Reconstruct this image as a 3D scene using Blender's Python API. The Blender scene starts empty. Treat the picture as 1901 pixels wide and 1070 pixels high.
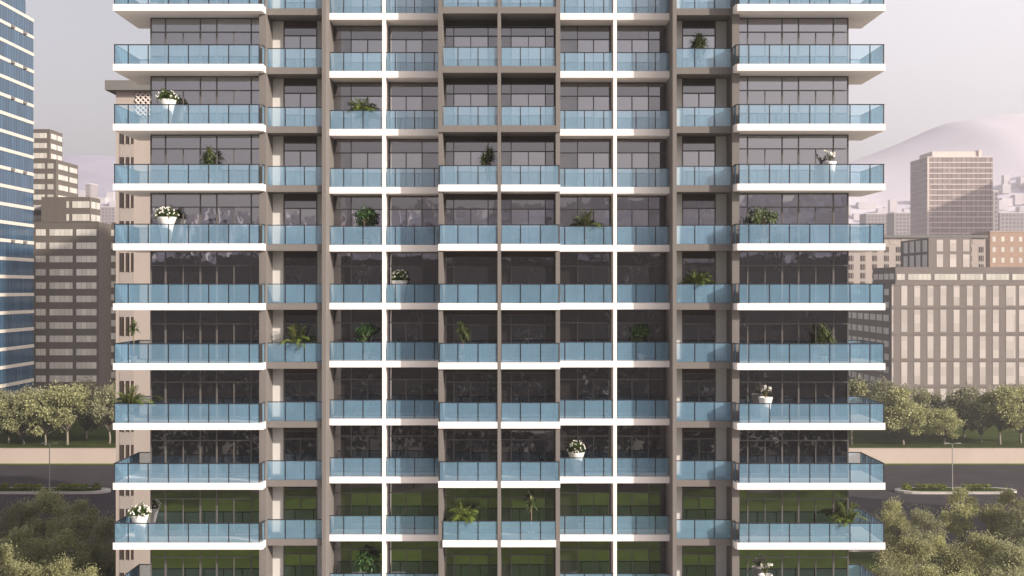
import bpy, math, random
from mathutils import Vector, Matrix
R = random.Random(7)
C = bpy.context.scene.collection
CAM_H = 35.6
F = 2169.0          # focal length in photo pixels

def px(x, y):       # photo column at depth y -> world x
    return (x - 950.5) / F * y

# ---------------------------------------------------------------- materials
def nt(name):
    m = bpy.data.materials.new(name); m.use_nodes = True
    t = m.node_tree
    for n in list(t.nodes): t.nodes.remove(n)
    out = t.nodes.new('ShaderNodeOutputMaterial')
    return m, t, out
def N(t, kind, **kw):
    n = t.nodes.new(kind)
    for k, v in kw.items():
        if k.startswith('i_'):
            key = k[2:]
            key = int(key) if key.isdigit() else key.replace('_', ' ')
            n.inputs[key].default_value = v
        else: setattr(n, k, v)
    return n
def L(t, a, b): t.links.new(a, b)

def plain(name, col, rough=0.7, var=0.12, scale=0.6, metal=0.0, streak=False, bump=0.0, spec=0.3, detail=6):
    """principled surface with low-contrast weathering noise"""
    m, t, out = nt(name)
    tc = N(t, 'ShaderNodeTexCoord')
    mp = N(t, 'ShaderNodeMapping')
    L(t, tc.outputs['Object'], mp.inputs['Vector'])
    if streak: mp.inputs['Scale'].default_value = (1, 1, 0.15)
    nz = N(t, 'ShaderNodeTexNoise', i_Scale=scale, i_Detail=float(detail), i_Roughness=0.65)
    L(t, mp.outputs[0], nz.inputs['Vector'])
    rp = N(t, 'ShaderNodeMapRange')
    rp.inputs['From Min'].default_value = 0.3; rp.inputs['From Max'].default_value = 0.7
    rp.inputs['To Min'].default_value = 1 - var; rp.inputs['To Max'].default_value = 1 + var
    L(t, nz.outputs['Fac'], rp.inputs['Value'])
    mx = N(t, 'ShaderNodeMix', data_type='RGBA', blend_type='MULTIPLY')
    mx.inputs['Factor'].default_value = 1.0
    mx.inputs[6].default_value = (*col, 1)
    L(t, rp.outputs[0], mx.inputs[7])
    b = N(t, 'ShaderNodeBsdfPrincipled')
    b.inputs['Roughness'].default_value = rough
    b.inputs['Metallic'].default_value = metal
    b.inputs['Specular IOR Level'].default_value = spec
    L(t, mx.outputs[2], b.inputs['Base Color'])
    if bump:
        bm = N(t, 'ShaderNodeBump', i_Strength=bump, i_Distance=0.02)
        L(t, nz.outputs['Fac'], bm.inputs['Height']); L(t, bm.outputs[0], b.inputs['Normal'])
    L(t, b.outputs[0], out.inputs['Surface'])
    return m

def window_glass(name, diff, refl, tint=(1, 1, 1), wob=0.003):
    """dark coated glazing: a dim body plus a clear mirror layer, faintly wavy from pane to pane"""
    m, t, out = nt(name)
    d = N(t, 'ShaderNodeBsdfDiffuse'); d.inputs['Color'].default_value = (*diff, 1)
    g = N(t, 'ShaderNodeBsdfGlossy', i_Roughness=0.012); g.inputs['Color'].default_value = (*tint, 1)
    tc = N(t, 'ShaderNodeTexCoord')
    nz = N(t, 'ShaderNodeTexNoise', i_Scale=0.9, i_Detail=2.0)
    L(t, tc.outputs['Object'], nz.inputs['Vector'])
    bp = N(t, 'ShaderNodeBump', i_Strength=wob, i_Distance=0.6)
    L(t, nz.outputs['Fac'], bp.inputs['Height'])
    gi = N(t, 'ShaderNodeNewGeometry'); oi = N(t, 'ShaderNodeObjectInfo')
    cb = N(t, 'ShaderNodeCombineXYZ'); L(t, gi.outputs['Random Per Island'], cb.inputs[0]); L(t, oi.outputs['Random'], cb.inputs[1])
    wn = N(t, 'ShaderNodeTexWhiteNoise'); L(t, cb.outputs[0], wn.inputs['Vector'])
    sb = N(t, 'ShaderNodeVectorMath', operation='SUBTRACT'); sb.inputs[1].default_value = (0.5, 0.5, 0.5); L(t, wn.outputs['Color'], sb.inputs[0])
    sc_ = N(t, 'ShaderNodeVectorMath', operation='SCALE'); sc_.inputs['Scale'].default_value = 0.007; L(t, sb.outputs[0], sc_.inputs[0])
    av = N(t, 'ShaderNodeVectorMath', operation='ADD'); L(t, bp.outputs[0], av.inputs[0]); L(t, sc_.outputs[0], av.inputs[1])
    nv = N(t, 'ShaderNodeVectorMath', operation='NORMALIZE'); L(t, av.outputs[0], nv.inputs[0]); L(t, nv.outputs[0], g.inputs['Normal'])
    lw = N(t, 'ShaderNodeFresnel', i_IOR=1.5)
    ad = N(t, 'ShaderNodeMath', operation='ADD', use_clamp=True); ad.inputs[1].default_value = refl
    L(t, lw.outputs[0], ad.inputs[0])
    mx = N(t, 'ShaderNodeMixShader')
    L(t, ad.outputs[0], mx.inputs[0]); L(t, d.outputs[0], mx.inputs[1]); L(t, g.outputs[0], mx.inputs[2])
    L(t, mx.outputs[0], out.inputs['Surface'])
    return m

def balustrade_glass(name):
    """pale blue laminated glass: see-through, faintly milky, each panel slightly its own tone, dusty towards noise patches"""
    m, t, out = nt(name)
    gi = N(t, 'ShaderNodeNewGeometry'); oi = N(t, 'ShaderNodeObjectInfo'); tc = N(t, 'ShaderNodeTexCoord')
    sm = N(t, 'ShaderNodeMath', operation='ADD'); L(t, gi.outputs['Random Per Island'], sm.inputs[0]); L(t, oi.outputs['Random'], sm.inputs[1])
    fr_ = N(t, 'ShaderNodeMath', operation='FRACT'); L(t, sm.outputs[0], fr_.inputs[0])
    nz = N(t, 'ShaderNodeTexNoise', i_Scale=1.3, i_Detail=4.0); L(t, tc.outputs['Object'], nz.inputs['Vector'])
    f1 = N(t, 'ShaderNodeMath', operation='MULTIPLY_ADD'); f1.inputs[1].default_value = 0.05; f1.inputs[2].default_value = 0.165; L(t, fr_.outputs[0], f1.inputs[0])
    f2 = N(t, 'ShaderNodeMath', operation='MULTIPLY_ADD'); f2.inputs[1].default_value = 0.10; L(t, nz.outputs['Fac'], f2.inputs[0]); L(t, f1.outputs[0], f2.inputs[2])
    tr = N(t, 'ShaderNodeBsdfTransparent'); tr.inputs['Color'].default_value = (0.955, 0.975, 0.975, 1)
    d = N(t, 'ShaderNodeBsdfDiffuse'); d.inputs['Color'].default_value = (0.39, 0.68, 0.93, 1)
    mx = N(t, 'ShaderNodeMixShader'); L(t, f2.outputs[0], mx.inputs[0])
    L(t, tr.outputs[0], mx.inputs[1]); L(t, d.outputs[0], mx.inputs[2])
    g = N(t, 'ShaderNodeBsdfGlossy', i_Roughness=0.02); g.inputs['Color'].default_value = (0.85, 0.95, 1, 1)
    fr = N(t, 'ShaderNodeFresnel', i_IOR=1.6)
    m2 = N(t, 'ShaderNodeMixShader')
    L(t, fr.outputs[0], m2.inputs[0]); L(t, mx.outputs[0], m2.inputs[1]); L(t, g.outputs[0], m2.inputs[2])
    L(t, m2.outputs[0], out.inputs['Surface'])
    return m

def leaf(name, c0, c1, trans=0.25, rough=0.6):
    m, t, out = nt(name)
    gi = N(t, 'ShaderNodeNewGeometry'); oi = N(t, 'ShaderNodeObjectInfo')
    ramp = N(t, 'ShaderNodeMix', data_type='RGBA')
    ramp.inputs[6].default_value = (*c0, 1); ramp.inputs[7].default_value = (*c1, 1)
    L(t, gi.outputs['Random Per Island'], ramp.inputs['Factor'])
    mr = N(t, 'ShaderNodeMapRange'); mr.inputs['To Min'].default_value = 0.8; mr.inputs['To Max'].default_value = 1.2
    L(t, oi.outputs['Random'], mr.inputs['Value'])
    mu = N(t, 'ShaderNodeMix', data_type='RGBA', blend_type='MULTIPLY'); mu.inputs['Factor'].default_value = 1
    L(t, ramp.outputs[2], mu.inputs[6]); L(t, mr.outputs[0], mu.inputs[7])
    b = N(t, 'ShaderNodeBsdfPrincipled'); b.inputs['Roughness'].default_value = rough
    b.inputs['Specular IOR Level'].default_value = 0.25
    L(t, mu.outputs[2], b.inputs['Base Color'])
    tl = N(t, 'ShaderNodeBsdfTranslucent'); L(t, mu.outputs[2], tl.inputs['Color'])
    mx = N(t, 'ShaderNodeMixShader'); mx.inputs[0].default_value = trans
    L(t, b.outputs[0], mx.inputs[1]); L(t, tl.outputs[0], mx.inputs[2])
    L(t, mx.outputs[0], out.inputs['Surface'])
    return m

def striped(name, base, line, period, width, rough=0.35, noise=0.15, spec=0.5, cell=None):
    """facade glazing with thin vertical mullions every `period` metres and pane-to-pane tone change"""
    m, t, out = nt(name)
    tc = N(t, 'ShaderNodeTexCoord'); sx = N(t, 'ShaderNodeSeparateXYZ')
    L(t, tc.outputs['Object'], sx.inputs[0])
    s = N(t, 'ShaderNodeMath', operation='ADD'); L(t, sx.outputs[0], s.inputs[0]); L(t, sx.outputs[1], s.inputs[1])
    dv = N(t, 'ShaderNodeMath', operation='DIVIDE'); dv.inputs[1].default_value = period; L(t, s.outputs[0], dv.inputs[0])
    fr = N(t, 'ShaderNodeMath', operation='FRACT'); L(t, dv.outputs[0], fr.inputs[0])
    lt = N(t, 'ShaderNodeMath', operation='LESS_THAN'); lt.inputs[1].default_value = width / period; L(t, fr.outputs[0], lt.inputs[0])
    fl = N(t, 'ShaderNodeMath', operation='FLOOR'); L(t, dv.outputs[0], fl.inputs[0])
    dz = N(t, 'ShaderNodeMath', operation='DIVIDE'); dz.inputs[1].default_value = cell or 3.3; L(t, sx.outputs[2], dz.inputs[0])
    fz = N(t, 'ShaderNodeMath', operation='FLOOR'); L(t, dz.outputs[0], fz.inputs[0])
    cb = N(t, 'ShaderNodeCombineXYZ'); L(t, fl.outputs[0], cb.inputs[0]); L(t, fz.outputs[0], cb.inputs[1])
    oi = N(t, 'ShaderNodeObjectInfo'); L(t, oi.outputs['Random'], cb.inputs[2])
    wn = N(t, 'ShaderNodeTexWhiteNoise'); L(t, cb.outputs[0], wn.inputs['Vector'])
    mr = N(t, 'ShaderNodeMapRange'); mr.inputs['To Min'].default_value = 1 - noise; mr.inputs['To Max'].default_value = 1 + noise
    L(t, wn.outputs['Value'], mr.inputs['Value'])
    mu = N(t, 'ShaderNodeMix', data_type='RGBA', blend_type='MULTIPLY'); mu.inputs['Factor'].default_value = 1
    mu.inputs[6].default_value = (*base, 1); L(t, mr.outputs[0], mu.inputs[7])
    mx = N(t, 'ShaderNodeMix', data_type='RGBA'); L(t, lt.outputs[0], mx.inputs['Factor'])
    L(t, mu.outputs[2], mx.inputs[6]); mx.inputs[7].default_value = (*line, 1)
    b = N(t, 'ShaderNodeBsdfPrincipled'); b.inputs['Roughness'].default_value = rough
    b.inputs['Specular IOR Level'].default_value = spec
    L(t, mx.outputs[2], b.inputs['Base Color']); L(t, b.outputs[0], out.inputs['Surface'])
    return m

M = {}
M['white'] = plain('white_paint', (0.86, 0.80, 0.765), 0.6, 0.05, 0.5, streak=True)
M['taupe'] = plain('taupe_render', (0.162, 0.146, 0.136), 0.8, 0.07, 0.4, streak=True)
M['cream'] = plain('cream_render', (0.62, 0.60, 0.575), 0.8, 0.05, 0.7, streak=True)
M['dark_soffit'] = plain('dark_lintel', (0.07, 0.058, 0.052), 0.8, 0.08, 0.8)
M['frame'] = plain('window_metal', (0.13, 0.12, 0.115), 0.45, 0.06, 2.0, metal=0.2)
M['rail'] = plain('rail_metal', (0.028, 0.03, 0.036), 0.45, 0.1, 2.0, metal=0.2)
M['glass_door'] = window_glass('door_glass', (0.008, 0.008, 0.009), 0.34, (0.89, 0.90, 0.96))
M['glass_fix'] = window_glass('fixed_glass', (0.026, 0.022, 0.021), 0.18, (0.89, 0.90, 0.96))
M['glass_wing'] = window_glass('wing_glass', (0.008, 0.007, 0.007), 0.32, (0.89, 0.90, 0.96))
M['balu'] = balustrade_glass('balustrade_glass')
M['pot'] = plain('pot_ceramic', (0.8, 0.79, 0.76), 0.35, 0.04, 3.0)
M['soil'] = plain('potting_soil', (0.05, 0.035, 0.025), 0.9, 0.2, 9.0)
M['bark'] = plain('bark', (0.24, 0.21, 0.165), 0.9, 0.25, 3.0, streak=True)
M['stem'] = plain('plant_stem', (0.23, 0.17, 0.11), 0.8, 0.2, 9.0)
M['petal'] = plain('white_petal', (0.82, 0.8, 0.74), 0.6, 0.06, 8.0)
M['leaf_olive'] = leaf('olive_leaf', (0.185, 0.20, 0.08), (0.56, 0.55, 0.29), 0.2)
M['leaf_grey'] = leaf('grey_green_leaf', (0.13, 0.14, 0.075), (0.40, 0.385, 0.235), 0.2)
M['leaf_dark'] = leaf('dark_leaf', (0.02, 0.055, 0.015), (0.07, 0.14, 0.04), 0.2, 0.35)
M['leaf_palm'] = leaf('palm_leaf', (0.10, 0.16, 0.025), (0.26, 0.32, 0.08), 0.3, 0.45)
M['leaf_drac'] = leaf('blade_leaf', (0.055, 0.085, 0.03), (0.19, 0.21, 0.09), 0.2, 0.45)
M['leaf_fig'] = leaf('fig_leaf', (0.05, 0.08, 0.03), (0.16, 0.20, 0.09), 0.2, 0.4)
M['leaf_near'] = leaf('pale_olive_leaf', (0.22, 0.235, 0.095), (0.66, 0.64, 0.35), 0.33)
M['leaf_near_grey'] = leaf('pale_grey_leaf', (0.19, 0.205, 0.10), (0.54, 0.53, 0.32), 0.33)
M['leaf_bush'] = leaf('bush_leaf', (0.035, 0.07, 0.012), (0.10, 0.15, 0.03), 0.25, 0.5)
M['leaf_hedge'] = leaf('hedge_leaf', (0.10, 0.125, 0.015), (0.27, 0.30, 0.05), 0.2)
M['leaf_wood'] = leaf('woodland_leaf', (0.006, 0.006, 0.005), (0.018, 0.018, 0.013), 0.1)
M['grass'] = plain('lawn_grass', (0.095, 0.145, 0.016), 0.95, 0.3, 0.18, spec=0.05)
M['grass_dark'] = plain('rough_shaded_grass', (0.05, 0.068, 0.016), 0.95, 0.3, 0.3, spec=0.05)  # darker than the lawn; on the terrace it carries the tree shade
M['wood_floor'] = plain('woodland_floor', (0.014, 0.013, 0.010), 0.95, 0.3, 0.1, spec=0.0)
M['land'] = plain('dry_land', (0.17, 0.16, 0.13), 0.95, 0.3, 0.01, spec=0.05)
M['asphalt'] = plain('asphalt', (0.048, 0.041, 0.044), 0.9, 0.24, 0.13, spec=0.2)
M['kerb'] = plain('kerb_concrete', (0.50, 0.47, 0.43), 0.85, 0.12, 0.8)
M['bounce_paving'] = plain('bounce_paving', (0.60, 0.56, 0.53), 0.85, 0.12, 0.8)  # kept pale so the unseen ground throws light up at the tower
M['retain'] = plain('beige_wall_render', (0.52, 0.43, 0.375), 0.85, 0.05, 0.12)
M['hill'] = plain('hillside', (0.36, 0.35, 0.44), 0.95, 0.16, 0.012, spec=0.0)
M['haze_pale_hill'] = plain('haze_pale_mountain', (0.70, 0.66, 0.73), 0.95, 0.07, 0.006, spec=0.0)  # distance haze and glare are put into this pale base colour
M['lamp'] = plain('galvanised_pole', (0.34, 0.33, 0.32), 0.5, 0.08, 2.0, metal=0.4)
M['beige'] = plain('beige_stone', (0.395, 0.34, 0.305), 0.85, 0.06, 0.25, streak=True)
M['beige_dim'] = plain('grey_spandrel', (0.34, 0.30, 0.275), 0.85, 0.06, 0.4)
M['coping'] = plain('dark_coping', (0.16, 0.155, 0.15), 0.8, 0.08, 0.5)
M['slot'] = plain('bronze_glass', (0.055, 0.042, 0.036), 0.25, 0.15, 0.5, spec=0.5)
M['brown_clad'] = plain('brown_cladding', (0.115, 0.10, 0.086), 0.75, 0.09, 0.5, streak=True)
M['grey_clad'] = plain('grey_cladding', (0.19, 0.163, 0.15), 0.75, 0.07, 0.35, streak=True)
M['brick'] = plain('tan_brick', (0.36, 0.25, 0.19), 0.9, 0.12, 0.6)
M['blind'] = striped('window_with_blinds', (0.56, 0.53, 0.48), (0.33, 0.31, 0.29), 1.25, 0.10, 0.3, 0.16)
M['pale_win'] = striped('pale_tall_window', (0.50, 0.45, 0.42), (0.45, 0.41, 0.38), 1.9, 0.07, 0.3, 0.14, cell=2.2)
M['blue_glass'] = striped('blue_curtain_glass', (0.032, 0.078, 0.135), (0.012, 0.02, 0.036), 1.45, 0.16, 0.15, 0.2, 0.45, cell=4.17)
M['blue_slab'] = plain('pale_slab_edge', (0.55, 0.50, 0.45), 0.7, 0.05, 0.5)
M['rose_glass'] = striped('rose_curtain_glass', (0.27, 0.21, 0.20), (0.09, 0.07, 0.07), 3.0, 0.45, 0.3, 0.2, 0.5, cell=3.4)
M['rose_slab'] = plain('pale_rose_stone', (0.62, 0.53, 0.49), 0.7, 0.05, 0.5)
M['far_wall'] = plain('far_concrete', (0.30, 0.27, 0.27), 0.8, 0.08, 0.1)
M['far_win'] = striped('far_windows', (0.12, 0.11, 0.125), (0.33, 0.30, 0.30), 3.4, 1.2, 0.4, 0.15, 0.3)
M['house'] = plain('house_white', (0.56, 0.52, 0.54), 0.8, 0.25, 0.01)
M['roof_tile'] = plain('pale_roof', (0.55, 0.52, 0.5), 0.8, 0.1, 0.3)

# ---------------------------------------------------------------- mesh helpers
class MB:
    def __init__(s): s.v = []; s.f = []
    def quad(s, a, b, c, d):
        n = len(s.v); s.v += [tuple(a), tuple(b), tuple(c), tuple(d)]; s.f.append((n, n+1, n+2, n+3)); return s
    def tri(s, a, b, c):
        n = len(s.v); s.v += [tuple(a), tuple(b), tuple(c)]; s.f.append((n, n+1, n+2)); return s
    def box(s, x0, x1, y0, y1, z0, z1):
        if x0 > x1: x0, x1 = x1, x0
        if y0 > y1: y0, y1 = y1, y0
        n = len(s.v)
        s.v += [(x0,y0,z0),(x1,y0,z0),(x1,y1,z0),(x0,y1,z0),(x0,y0,z1),(x1,y0,z1),(x1,y1,z1),(x0,y1,z1)]
        s.f += [(n+3,n+2,n+1,n),(n+4,n+5,n+6,n+7),(n,n+1,n+5,n+4),(n+1,n+2,n+6,n+5),(n+2,n+3,n+7,n+6),(n+3,n,n+4,n+7)]
        return s
    def prism(s, pts, z0, z1):
        a = sum(pts[i][0]*pts[(i+1)%len(pts)][1]-pts[(i+1)%len(pts)][0]*pts[i][1] for i in range(len(pts)))
        if a < 0: pts = pts[::-1]
        n = len(s.v); k = len(pts)
        s.v += [(x, y, z0) for x, y in pts] + [(x, y, z1) for x, y in pts]
        s.f.append(tuple(n+i for i in reversed(range(k)))); s.f.append(tuple(n+k+i for i in range(k)))
        for i in range(k):
            j = (i+1) % k; s.f.append((n+i, n+j, n+k+j, n+k+i))
        return s
    def tube(s, pts, rad, seg=6):
        n0 = len(s.v); k = len(pts)
        for i, p in enumerate(pts):
            p = Vector(p)
            d = (Vector(pts[min(i+1, k-1)]) - Vector(pts[max(i-1, 0)])).normalized()
            a = d.cross(Vector((0.31, 0.95, 0.05))).normalized(); b = d.cross(a)
            r = rad[i] if isinstance(rad, (list, tuple)) else rad
            for j in range(seg):
                t = 2*math.pi*j/seg
                s.v.append(tuple(p + a*math.cos(t)*r + b*math.sin(t)*r))
        for i in range(k-1):
            for j in range(seg):
                q = (j+1) % seg
                s.f.append((n0+i*seg+j, n0+i*seg+q, n0+(i+1)*seg+q, n0+(i+1)*seg+j))
        s.f.append(tuple(n0+j for j in reversed(range(seg)))); s.f.append(tuple(n0+(k-1)*seg+j for j in range(seg)))
        return s
    def lathe(s, prof, seg=20):
        n0 = len(s.v); k = len(prof)
        for r, z in prof:
            for j in range(seg):
                t = 2*math.pi*j/seg; s.v.append((r*math.cos(t), r*math.sin(t), z))
        for i in range(k-1):
            for j in range(seg):
                q = (j+1) % seg
                s.f.append((n0+i*seg+j, n0+i*seg+q, n0+(i+1)*seg+q, n0+(i+1)*seg+j))
        s.f.append(tuple(n0+j for j in reversed(range(seg)))); s.f.append(tuple(n0+(k-1)*seg+j for j in range(seg)))
        return s
    def mesh(s, name, mat, smooth=False):
        me = bpy.data.meshes.new(name); me.from_pydata(s.v, [], s.f); me.update()
        me.materials.append(mat)
        if smooth:
            for p in me.polygons: p.use_smooth = True
        return me

def put(name, me, parent=None, loc=(0, 0, 0)):
    o = bpy.data.objects.new(name, me); C.objects.link(o); o.location = loc
    if parent: o.parent = parent
    return o
def obj(name, mb, mat, parent=None, loc=(0, 0, 0), smooth=False):
    return put(name, mb.mesh(name, mat, smooth), parent, loc)
def tag(o, label=None, cat=None, group=None, kind=None):
    if label: o['label'] = label
    if cat: o['category'] = cat
    if group: o['group'] = group
    if kind: o['kind'] = kind
    return o
def thing(name, loc, label, cat, group=None, rz=0):
    o = bpy.data.objects.new(name, None); C.objects.link(o); o.location = loc; o.rotation_euler = (0, 0, rz)
    o.empty_display_size = 0.5
    return tag(o, label, cat, group)
def struct(name, mb, mat, smooth=False): return tag(obj(name, mb, mat, smooth=smooth), kind='structure')

# ---------------------------------------------------------------- ground
def sheet(x0, x1, y0, y1, z):
    return MB().quad((x0, y0, z), (x1, y0, z), (x1, y1, z), (x0, y1, z))
struct('ground', sheet(-2500, 2500, -2500, 2500, 0.0), M['land'])
struct('lawn', sheet(-260, 260, -74, -8, 0.004), M['grass'])
struct('bounce_forecourt', sheet(-260, 260, -8, 92, 0.004), M['bounce_paving'])  # unseen pale ground, added to bounce light onto slabs and soffits
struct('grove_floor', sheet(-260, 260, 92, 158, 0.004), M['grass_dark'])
struct('road', sheet(-330, 330, 158, 235.2, 0.008), M['asphalt'])
struct('verge', sheet(-330, 330, 235.2, 237.4, 0.012), M['grass'])
struct('terrace', MB().box(-330, 330, 237.4, 330, -0.5, 2.85), M['grass_dark'])  # shade under the trees is put into the darker grass colour
struct('kerb', MB().box(-330, 330, 157.7, 158.0, -0.1, 0.13), M['kerb'])

def island(x0, x1, y0, y1):
    r = (y1-y0)/2; pts = []
    for i in range(9):
        a = math.pi/2 + math.pi*i/8; pts.append((x0+r*1.6+r*1.6*math.cos(a), (y0+y1)/2+r*math.sin(a)))
    for i in range(9):
        a = -math.pi/2 + math.pi*i/8; pts.append((x1-r*1.6+r*1.6*math.cos(a), (y0+y1)/2+r*math.sin(a)))
    return MB().prism(pts, -0.1, 0.42)
for x0_, x1_ in ((66.8, 88.0), (-104, -70.0)):
    struct('pavement_island', island(x0_, x1_, 201.6, 206.2), M['kerb'])
    q = island(x0_+1.6, x1_-1.6, 201.95, 205.85); q.v = [(a, b, 0.3 if c < 0 else 0.426) for a, b, c in q.v]
    struct('island_grass', q, M['grass_dark'])

w = thing('retaining_wall', (0, 237.2, 0), 'long smooth beige retaining wall holding back the tree lawn across the road', 'wall')
obj('wall', MB().box(-330, 330, -0.2, 0.2, 0, 3.0), M['retain'], w)
obj('coping', MB().box(-330, 330, -0.26, 0.24, 3.0, 3.09), M['retain'], w)

# ---------------------------------------------------------------- the apartment tower
XC, Y0 = -0.71, 64.4
FLOOR, TH = 3.3, 0.37
def hb(k): return CAM_H - 1.217 + FLOOR*k          # underside of slab k
def ht(k): return hb(k) + TH
KMIN, KMAX = -5, 5
tower = thing('apartment_tower', (XC, Y0, 0), 'tall apartment tower with white balcony slabs, taupe fins and blue glass railings', 'apartment tower')
TOP = hb(10) + TH + 1.2
CLEAR = FLOOR - TH                                  # floor to ceiling

def sgn_mb(fn, s):
    """build with fn(mb) for s=+1, mirrored in x for s=-1"""
    mb = MB(); fn(mb)
    if s < 0:
        mb.v = [(-x, y, z) for x, y, z in mb.v]; mb.f = [tuple(reversed(f)) for f in mb.f]
    return mb

# --- meshes of each balcony type: slab top sits at z = 0
def corner_slab(m):
    m.prism([(13.14, 0.0), (21.29, 0.0), (21.29, 4.45), (19.5, 4.45), (19.5, 1.95), (13.36, 1.95), (13.36, 0.79), (13.03, 0.79), (13.03, 0.12)], -TH, 0)
FX = [13.24, 13.78, 14.92, 16.02, 17.14, 18.24, 19.36, 20.46, 21.22]
def corner_rail(m):
    for u in FX: m.box(u-0.022, u+0.022, 0.045, 0.085, 0, 1.05)
    for d in (1.15, 2.22, 3.3, 4.35): m.box(21.2, 21.24, d-0.02, d+0.02, 0, 1.05)
    m.box(19.86, 19.9, 4.35, 4.39, 0, 1.05)
    m.box(13.08, 13.12, 0.72, 0.76, 0, 1.05)
    m.box(13.22, 21.255, 0.03, 0.10, 1.05, 1.095)
    m.box(21.185, 21.255, 0.10, 4.41, 1.05, 1.095)
    m.box(19.7, 21.185, 4.34, 4.41, 1.05, 1.095)
    m.prism([(13.05, 0.78), (13.05, 0.2), (13.22, 0.03), (13.22, 0.10), (13.12, 0.23), (13.12, 0.78)], 1.05, 1.095)
def corner_glass(m):
    for a, b in zip(FX[:-1], FX[1:]): m.box(a+0.03, b-0.03, 0.058, 0.072, 0.01, 1.045)
    ds = [0.1, 1.15, 2.22, 3.3, 4.35]
    for a, b in zip(ds[:-1], ds[1:]): m.box(21.213, 21.227, a+0.03, b-0.03, 0.01, 1.045)
    m.box(19.93, 21.18, 4.363, 4.377, 0.01, 1.045)
    m.box(13.093, 13.107, 0.24, 0.70, 0.01, 1.045)
def straight(u0, u1, d, posts, ends=True):
    def rail(m):
        for u in posts: m.box(u-0.02, u+0.02, d-0.02, d+0.02, 0, 1.05)
        m.box(u0, u1, d-0.032, d+0.032, 1.05, 1.09)
    def glass(m):
        xs = [u0] + list(posts) + [u1]
        for a, b in zip(xs[:-1], xs[1:]):
            if b-a > 0.12: m.box(a+0.03, b-0.03, d-0.007, d+0.007, 0.01, 1.045)
    return rail, glass
def slabfn(u0, u1, d0, d1): return lambda m: m.box(u0, u1, d0, d1, -TH, 0)

TYPES = []
for s in (-1, 1):
    TYPES.append(('corner_balcony', s, corner_slab, corner_rail, corner_glass, 'white', KMIN, KMAX))
    r, g = straight(9.91, 13.02, 1.07, (10.95, 12.04) if s > 0 else (10.92, 11.99))
    TYPES.append(('recessed_balcony', s, slabfn(9.9, 13.0, 1.0, 2.7), r, g, 'taupe', KMIN, KMAX))
    r, g = straight(6.69, 9.67, 2.20, (7.78, 8.88))
    TYPES.append(('loggia_balcony', s, slabfn(6.68, 9.68, 2.13, 3.9), r, g, 'white', KMIN, KMAX))
    r, g = straight(3.40, 6.47, 2.20, (3.72, 4.84, 5.94))
    TYPES.append(('loggia_balcony', s, slabfn(3.39, 6.48, 2.13, 3.9), r, g, 'white', KMIN, KMAX))
    r, g = straight(0.105, 3.36, 0.67, (1.18, 2.30, 3.33))
    TYPES.append(('central_balcony', s, slabfn(0.095, 3.39, 0.6, 2.7), r, g, 'white', -3, 2))
    r, g = straight(0.105, 3.14, 0.67, (1.18, 2.30))
    TYPES.append(('central_balcony', s, slabfn(0.095, 3.15, 0.6, 2.7), r, g, 'white', KMIN, -4))
    r, g = straight(0.105, 3.14, 0.72, (1.18, 2.30))
    TYPES.append(('central_balcony', s, slabfn(0.095, 3.15, 0.605, 2.7), r, g, 'taupe', 3, KMAX))
for name, s, sl, ra, gl, mat, k0, k1 in TYPES:
    ms = sgn_mb(sl, s).mesh(name, M[mat]); mr = sgn_mb(ra, s).mesh('railing', M['rail']); mg = sgn_mb(gl, s).mesh('glass_balustrade', M['balu'])
    for k in range(k0, k1+1):
        b = put(name, ms, tower, (0, 0, ht(k)))
        put('railing', mr, b); put('glass_balustrade', mg, b)

# --- windows: bottom at z = 0 (slab top), top at CLEAR
TR = CLEAR - 0.84                                   # underside of the transom bar
def glazing(d, fr, panes):
    def frame(m):
        for x0, x1, z0, z1 in fr: m.box(x0, x1, d-0.06, d+0.05, z0, z1)
    def glass(m):
        for x0, x1, z0, z1 in panes: m.box(x0, x1, d-0.012, d+0.012, z0, z1)
    return frame, glass
def vb(u, z0, z1, w=0.055): return (u-w/2, u+w/2, z0, z1)
H = CLEAR
WT = []
# wing window wall
fr = [(13.4, 19.74, H-0.06, H-0.002), (13.4, 19.74, TR, TR+0.06), (13.4, 19.74, 0.002, 0.05), vb(19.71, 0.05, H-0.06, 0.07)]
for u in (14.04, 15.99, 16.92, 18.89): fr.append(vb(u, TR+0.06, H-0.06, 0.06))
for u, w_ in ((14.04, 0.07), (15.02, 0.05), (15.99, 0.09), (16.92, 0.09), (17.89, 0.05), (18.89, 0.10)): fr.append(vb(u, 0.05, TR, w_))
WT.append(('corner_window', 1.72, fr, [('pane', 'glass_wing', [(a, b, 0.03, TR+0.02) for a, b in zip((13.4, 14.045, 15.025, 15.995, 16.925, 17.895, 18.895), (14.035, 15.015, 15.985, 16.915, 17.885, 18.885, 19.7))] + [(a, b, TR+0.025, H-0.03) for a, b in zip((13.4, 14.045, 15.995, 16.925, 18.895), (14.035, 15.985, 16.915, 18.885, 19.7))])], None))
# recessed bay
T2 = H-0.36
fr = [(10.45, 12.38, T2-0.05, T2), (10.45, 12.38, TR-0.02, TR+0.05), vb(10.48, 0.002, T2-0.05, 0.07), vb(12.35, 0.002, T2-0.05, 0.07), vb(11.42, 0.05, TR-0.02, 0.06), (10.52, 12.31, 0.002, 0.05)]
WT.append(('recessed_window', 2.58, fr, [('door_pane', 'glass_door', [(10.5, 11.415, 0.03, TR), (11.425, 12.33, 0.03, TR)]), ('transom_pane', 'glass_fix', [(10.5, 12.33, TR, T2-0.03)])],
           [('lintel', 'dark_soffit', (10.45, 12.38, 2.535, 2.8, T2, H-0.002))]))
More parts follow.
